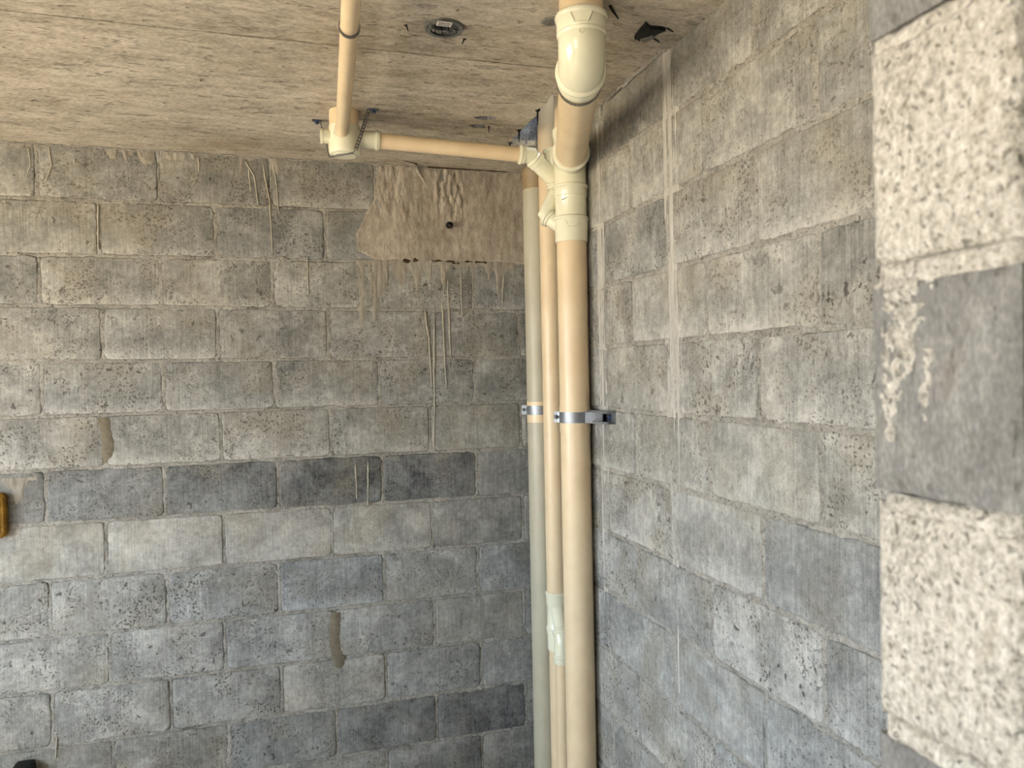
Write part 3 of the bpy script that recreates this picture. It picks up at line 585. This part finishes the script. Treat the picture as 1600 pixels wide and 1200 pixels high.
# --- grey pipe in the corner
GX, GY = -.0555, -.314
gp = empty('grey_pipe', 'grey pipe in the wall corner with brown capped top', 'pipe', (GX, GY, 0))
child(MB().lathe((GX, GY, 0), Z, [(0, RP), (sz(-.15), RP)], 44), 'pipe', 'grey_pvc', gp)
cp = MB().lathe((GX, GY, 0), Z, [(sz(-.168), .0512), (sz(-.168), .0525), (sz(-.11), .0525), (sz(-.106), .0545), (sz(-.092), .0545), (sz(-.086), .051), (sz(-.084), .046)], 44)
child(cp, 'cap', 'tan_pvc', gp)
child(MB().lathe((GX, GY, 0), Z, [(sz(-1.067), .0512), (sz(-1.067), .0522), (sz(-.987), .0522), (sz(-.987), .0512)], 44), 'wrap', 'beige', gp)

# ------------------------------------------------------------------ clamps
def strip(mb, pts, z0, z1, th=.0022):                      # vertical flat band following plan points
    n = len(pts); vs = []
    for i, p in enumerate(pts):
        p = Vector(p); t = (Vector(pts[min(i+1, n-1)])-Vector(pts[max(i-1, 0)])).normalized(); nr = Vector((t.y, -t.x))
        for q in (p, p+nr*th): vs += [(q.x, q.y, z0), (q.x, q.y, z1)]
    fs = []
    for i in range(n-1):
        a, b = i*4, i*4+4; fs += [(a, b, b+1, a+1), (a+2, a+3, b+3, b+2), (a+1, b+1, b+3, a+3), (a, a+2, b+2, b)]
    fs += [(0, 1, 3, 2), (n*4-4, n*4-2, n*4-1, n*4-3)]
    return mb.add(vs, fs)
def screw(mb, c, ax, r=.006, ln=.006, sides=6): return mb.lathe(c, ax, [(0, r*1.6), (.0015, r*1.6), (.0016, r), (ln, r), (ln+.001, r*.7)], sides)
c1 = empty('pipe_clamp', 'galvanised clamp round the thick stack bolted to a wall channel', 'pipe clamp', (STK.x, STK.y, sz(-1.03)), 'pipe clamps')
rad = .0535; left = CAMA-math.pi/2-.25                     # plan angle of the ear on the far side from the wall
a_end = math.atan2(-.98, .30)
def circ(a): return (STK.x+rad*math.cos(a), STK.y+rad*math.sin(a))
a_left = CAMA-1.75; 
arcp = [circ(a_left+(a_end+2*math.pi-(a_left if a_left > 0 else a_left+2*math.pi))*0+t*((a_end-a_left) % (2*math.pi))/28) for t in range(29)]
ear = Vector((math.cos(a_left), math.sin(a_left)))
band = MB(); strip(band, [tuple(Vector(arcp[0])+ear*.020), tuple(Vector(arcp[0])+ear*.006)]+arcp+[(-.030, -.770), (-.022, -.790), (-.022, -.835)], sz(-1.049), sz(-1.012), -.0022)
child(band, 'band', 'zinc', c1)
bb = MB(); back = [circ(a_end+t*((a_left-a_end) % (2*math.pi))/20) for t in range(21)]
strip(bb, back+[tuple(Vector(arcp[0])+ear*.02+Vector((-ear.y, ear.x))*-.006)], sz(-1.049), sz(-1.012), -.002); child(bb, 'back_band', 'zinc', c1)
s1 = MB(); ec = Vector(arcp[0])+ear*.013; tdir = Vector((math.cos(CAMA), math.sin(CAMA), 0)); screw(s1, Vector((ec.x, ec.y, sz(-1.03)))+tdir*.002, tdir, .005, .008); child(s1, 'bolt', 'strap', c1)
ch = MB()
ch.box((-.003, -.893, sz(-1.046)), (0, -.705, sz(-1.006))); ch.box((-.030, -.893, sz(-1.046)), (0, -.705, sz(-1.0435))); ch.box((-.030, -.893, sz(-1.0085)), (0, -.705, sz(-1.006)))
ch.box((-.030, -.893, sz(-1.0435)), (-.0275, -.705, sz(-1.039))); ch.box((-.030, -.893, sz(-1.013)), (-.0275, -.705, sz(-1.0085)))
ch_o = child(ch, 'channel', 'zinc', c1)
s2 = MB(); screw(s2, (-.003, -.855, sz(-1.026)), (-1, 0, 0), .007, .008); child(s2, 'anchor_bolt', 'blue_steel', c1)
c2 = empty('pipe_clamp', 'galvanised clamp round the grey corner pipe', 'pipe clamp', (GX, GY, sz(-1.02)), 'pipe clamps')
r2_ = .0535; a0 = math.atan2(CAM[1]-GY, CAM[0]-GX)
bb = MB(); pts = [(GX+r2_*math.cos(a0-1.7+t*6.1/36), GY+r2_*math.sin(a0-1.7+t*6.1/36)) for t in range(37)]; e2 = Vector((math.cos(a0-1.7), math.sin(a0-1.7)))
strip(bb, [tuple(Vector(pts[0])+e2*.020)]+pts, sz(-1.037), sz(-1.002), -.0022); strip(bb, [tuple(Vector(pts[-1])), tuple(Vector((GX, GY))+Vector((math.cos(a0-2.0), math.sin(a0-2.0)))*(r2_+.02))], sz(-1.037), sz(-1.002), -.0022)
child(bb, 'band', 'zinc', c2)
ec = Vector(pts[0])+e2*.012; s3 = MB(); screw(s3, Vector((ec.x, ec.y, sz(-1.019))), (math.cos(a0), math.sin(a0), 0), .0045, .012); child(s3, 'bolt', 'strap', c2)
bk2 = MB().box((-.012, GY-.03, sz(-1.034)), (0, GY+.03, sz(-1.005))); child(bk2, 'wall_plate', 'zinc', c2)

# ------------------------------------------------------------------ perforated straps
def perf(mb, pts, wdir, w=.013, pitch=.011, th=.0012):      # ladder of rails and webs = real holes
    pts = [Vector(p) for p in pts]; P = []; acc = 0
    for a, b in zip(pts[:-1], pts[1:]):
        n = max(1, round((b-a).length/(pitch/2))); P += [a+(b-a)*i/n for i in range(n)]
    P.append(pts[-1]); n = len(P)
    for i in range(n-1):
        t = (P[i+1]-P[i]).normalized(); wd = wdir(i/(n-1)) if callable(wdir) else Vector(wdir); wd = (wd-t*wd.dot(t)).normalized(); nr = t.cross(wd)*th
        segs = ((-w/2, w/2),) if i % 2 == 0 else ((-w/2, -w*.22), (w*.22, w/2))
        for s0, s1 in segs:
            v = [P[i]+wd*s0, P[i]+wd*s1, P[i+1]+wd*s1, P[i+1]+wd*s0]; v += [x+nr for x in v]
            mb.add(v, [(0, 1, 2, 3), (4, 7, 6, 5), (0, 4, 5, 1), (1, 5, 6, 2), (2, 6, 7, 3), (3, 7, 4, 0)])
    return mb
def hanger(name, label, c, ax, r, zc=CEIL):                 # loop under a pipe, tails up to the slab
    c, ax = Vector(c), Vector(ax).normalized(); sd = ax.cross(Vector((0, 0, 1))).normalized()
    root = empty(name, label, 'strap', tuple(c), 'perforated hanger straps')
    lp = [Vector((c.x, c.y, zc))+sd*.010]+arc(c, sd, Vector((0, 0, -1)), r+.001, -1.2, math.pi+1.2, 34)+[Vector((c.x, c.y, zc))-sd*.010]
    child(perf(MB(), lp, ax), 'band', 'strap', root, None)
    for s in (1, -1):
        b = Vector((c.x, c.y, zc))+sd*(.010*s); m = MB(); screw(m, b+Vector((0, 0, .001)), (0, 0, -1), .004, .005); child(m, 'screw', 'blue_steel', root)
    return root
hanger('hanger_strap', 'dark perforated strap looped under the thick pipe just past the glossy elbow', EC+HD*(RE+.074), HD, .0530)
tq = Vector(at(543, 58, Z=g0[2]-.02)); tt = (tq.y-g0[1])/gd.y; hanger('hanger_strap', 'dark perforated strap looped under the thin overhead pipe', Vector(g0)+gd*tt, gd, .0212)
ts = empty('trap_strap', 'long perforated strap hung from two ceiling screws under the round trap', 'strap', (TBx, TBy, CEIL), 'perforated hanger straps')
sr = Vector(at(577, 170, Z=CEIL)); sl = Vector(at(500, 188, Z=CEIL))
pr = Vector(at(556, 234, Y=TBy-.046)); pl = Vector((TBx-.048, TBy+.02, ZB-.004)); pr2 = Vector((pr.x-.010, pr.y+.004, ZB-.005))
child(perf(MB(), [sr, pr], (0.94, .3, 0), .012), 'right_tail', 'strap', ts, None)
child(perf(MB(), [pr, pr2, pl], (.25, -1, 0), .012), 'saddle', 'strap', ts, None)
pl2 = Vector((TBx-.056, TBy+.04, OZ)); child(perf(MB(), [pl, pl2, sl], (0.3, 1, 0), .012), 'left_tail', 'strap', ts, None)
for p, dx in ((sr, .014), (sl, -.010)):
    m = MB(); m.box((p.x-.016+dx, p.y-.008, CEIL-.003), (p.x+.016+dx, p.y+.008, CEIL+.001)); child(m, 'tab', 'strap', ts, None)
    m = MB(); screw(m, (p.x+dx, p.y, CEIL-.002), (0, 0, -1), .007, .010); child(m, 'screw', 'blue_steel', ts)

# ------------------------------------------------------------------ bits left in the slab
def nail(x, y, x2, y2, label, r=.0018, drop=.02, grp='nails left in the slab'):
    a = Vector(at(x, y, Z=CEIL)); dxy = Vector(at(x2, y2, Z=CEIL-drop)); n = empty('nail', label, 'nail', tuple(a), grp)
    child(MB().tube([a+Vector((0, 0, .004)), a.lerp(dxy, .5), dxy], [r*1.1, r, r*.5], 8), 'shank', 'nail', n)
    child(MB().lathe(a+Vector((0, 0, .001)), (dxy-a), [(0, r*3.2), (.0018, r*3.0), (.0025, r*1.2)], 10), 'head', 'nail', n)
nail(634, 38, 638, 49, 'bent dark nail beside the round ceiling box')
nail(726, 60, 722, 69, 'short dark nail between the round ceiling box and the plank seam')
nail(764, 198, 764, 207, 'tiny dark nail beside the two slots in the slab')
nail(797, 223, 797, 229, 'dark nail stub above the small cream bend', .003, .012)
nail(811, 203, 811, 222, 'upright dark nail at the lower corner of the slab hole', .0028, .05)
nail(840, 172, 840, 196, 'upright dark nail at the middle of the slab hole edge', .0028, .06)
nail(949, 4, 966, 29, 'long black spike sticking out beside the glossy elbow', .0035, .05)
def recess(poly, depth):                                    # cut a real pocket into the slab
    v, f = prism(poly, CEIL-.04, CEIL+depth); cut = MB().add(v, f).build('cutter', 'hole', None, None)
    for t in [ceiling]+[c for c in ceiling.children if c.name.startswith('slab_panel')]:
        m = t.modifiers.new('cut', 'BOOLEAN'); m.operation = 'DIFFERENCE'; m.solver = 'EXACT'; m.object = cut
        me = bpy.data.meshes.new_from_object(t.evaluated_get(bpy.context.evaluated_depsgraph_get())); t.modifiers.clear(); t.data = me
    bpy.data.objects.remove(cut)
def pocket(name, label, cat, px, depth=.055):
    pts = [tuple(at(x, y, Z=CEIL)[:2]) for x, y in px]; recess(pts, depth)
    cx, cy = sum(p[0] for p in pts)/len(pts), sum(p[1] for p in pts)/len(pts); n = len(pts)
    root = empty(name, label, cat, (cx, cy, CEIL)); q = [(cx+(x-cx)*.985, cy+(y-cy)*.985) for x, y in pts]; z0 = CEIL+.001
    v = [(x, y, z0) for x, y in q]+[(x, y, CEIL+depth-.001) for x, y in q]
    child(MB().add(v, [tuple(range(n, 2*n))]+[(i, (i+1) % n, (i+1) % n+n, i+n) for i in range(n)]), 'lining', 'hole', root, None)
rb = Vector(at(694, 36, Z=CEIL)); box = empty('ceiling_box', 'round electrical box set in the slab with white paper label', 'electrical box', tuple(rb))
ZC = CEIL-.0125
cb = MB().lathe((rb.x, rb.y, ZC-.004), Z, [(0, .036), (0, .047), (.008, .049), (.012, .049)], 40, False); child(cb, 'rim', 'steelgrey', box)
recess([(rb.x+.0395*math.cos(t*math.pi/16), rb.y+.0395*math.sin(t*math.pi/16)) for t in range(32)], .06)
child(MB().lathe((rb.x, rb.y, ZC), Z, [(0, .038), (.066, .038), (.066, .0005)], 32, False), 'cup', 'steelgrey', box)
wr = MB()
for wx in (-.008, .009): wr.tube([(rb.x+wx, rb.y-.004, ZC-.008), (rb.x+wx*1.4, rb.y, ZC+.02), (rb.x+wx*.5, rb.y+.006, ZC+.066)], .0013, 7)
child(wr, 'wire', 'black', box)
r3 = random.Random(4); lum = MB()
for i in range(16):
    a = r3.uniform(0, 6.28); d = r3.uniform(.034, .042); p = Vector((rb.x+d*math.cos(a), rb.y-.008+d*.7*math.sin(a)-.006, ZC-.003)); lum.tube([p+Vector((-.009, r3.uniform(-.004, .004), .002)), p, p+Vector((.009, r3.uniform(-.004, .004), .002))], [.001, r3.uniform(.003, .006), .001], 7)
child(lum, 'mortar_crumbs', 'steelgrey', box)
lb_ = Vector(at(694, 37, Z=ZC-.008)); lab = child(MB().box((lb_.x-.018, lb_.y-.011, ZC-.0095), (lb_.x+.018, lb_.y+.011, ZC-.008)), 'paper_label', 'paper', box, None)
ink = MB(); r3 = random.Random(8)
for row in (.0045, -.0045):
    x = lb_.x-.014
    while x < lb_.x+.013: wd = r3.uniform(.001, .003); ink.box((x, lb_.y+row-.0022, ZC-.0099), (x+wd, lb_.y+row+.0022, ZC-.0096)); x += wd+.0009
child(ink, 'printed_lines', 'marker', box, None)
def scrap(name, label, cat, polys, mat, z=CEIL-.002, th=.006, grp=None):
    c = at(*polys[0][0], Z=z); root = empty(name, label, cat, tuple(c), grp); r4 = random.Random(len(label))
    for nm2, pl_, mt in zip(mat[0], polys, mat[1]):
        pts = [at(x, y, Z=z)[:2] for x, y in pl_]; v, f = prism(pts, z-th*r4.uniform(.6, 1), z+.006); child(MB().add(v, f), nm2, mt, root, None)
    return root
pocket('slab_slot', 'upper dark slot cast in the slab near the outlet pipe', 'slot', [(739, 183), (752, 181), (771, 182), (776, 185), (762, 188), (746, 186)])
pocket('slab_slot', 'lower dark slot cast in the slab near the outlet pipe', 'slot', [(731, 196), (745, 194), (759, 196), (757, 200), (742, 200)])
pocket('slab_hole', 'small dark round hole in the slab above the labelled box', 'hole', [(712, 9), (715, 7), (719, 7), (723, 9), (719, 11.5), (714, 11.5)])
sp = scrap('slab_spacer', 'black broken plastic spacer with legs by the right wall', 'spacer', [[(991, 57), (999, 46), (1005, 40), (1009, 35), (1016, 41), (1030, 42), (1040, 44), (1028, 49), (1018, 55), (1005, 58)], [(1000, 56), (1012, 53), (1020, 50), (1022, 53), (1008, 59)]], (['body', 'clip'], ['black', 'steelgrey']), CEIL-.0135, .012)
for a, b in (((992, 57), (1000, 64)), ((1021, 60), (1031, 66)), ((1041, 43), (1052, 50))):
    p, q = Vector(at(*a, Z=CEIL-.01)), Vector(at(*b, Z=CEIL-.02)); child(MB().tube([p, q], [.003, .0018], 7), 'leg', 'black', sp)
gb = scrap('slab_insert', 'small grey insert in the slab beside the thick drop pipe', 'insert', [[(846, 34), (852, 29), (868, 27), (869, 37), (856, 38)]], (['body'], ['steelgrey']), CEIL-.0135, .004)

# ------------------------------------------------------------------ things cut by the left edge of the frame
p0, p1 = at(9, 770, Y=-.02), at(9, 840, Y=-.02)
def rounded_box(x0, x1, y0, y1, z0, z1, r, n=6):
    pl_ = []
    for cx, cz, a in ((x1-r, z1-r, 0), (x0+r, z1-r, 90), (x0+r, z0+r, 180), (x1-r, z0+r, 270)):
        pl_ += [(cx+r*math.cos(math.radians(a+90*i/n)), cz+r*math.sin(math.radians(a+90*i/n))) for i in range(n+1)]
    m = len(pl_); v = []; b = r*.35
    for y, s in ((y1, 1), (y0+b, 1), (y0, 1-b*1.2/max(x1-x0, z1-z0)*2)):
        v += [((x0+x1)/2+(x-(x0+x1)/2)*s, y, (z0+z1)/2+(z-(z0+z1)/2)*s) for x, z in pl_]
    f = [(k*m+i, k*m+(i+1) % m, (k+1)*m+(i+1) % m, (k+1)*m+i) for k in range(2) for i in range(m)]+[tuple(range(m)), tuple(range(2*m, 3*m))]
    return v, f
wb = empty('wall_box', 'mottled yellow brown box with rounded corners fixed to the back wall', 'box', (p0[0]-.05, 0, (p0[2]+p1[2])/2))
v, f = rounded_box(p0[0]-.11, p0[0], -.035, .002, p1[2], p0[2], .018); child(MB().add(v, f), 'body', 'amber', wb)
v, f = rounded_box(p0[0]-.095, p0[0]-.015, -.039, -.033, p1[2]+.015, p0[2]-.015, .010); child(MB().add(v, f), 'cover', 'amber', wb)
q0, q1 = at(17, 1196, Y=-.05), at(50, 1194, Y=-.05)
bc = empty('tool_case', 'narrow black case standing on the floor against the back wall', 'case', ((q0[0]+q1[0])/2, -.045, 0))
v, f = rounded_box(q0[0], q1[0], -.08, -.008, 0, q1[2]-.012, .008); child(MB().add(v, f), 'body', 'black', bc)
v, f = rounded_box(q0[0]+.003, q1[0]-.001, -.078, -.010, q1[2]-.016, q1[2], .010); child(MB().add(v, f), 'lid', 'black', bc)
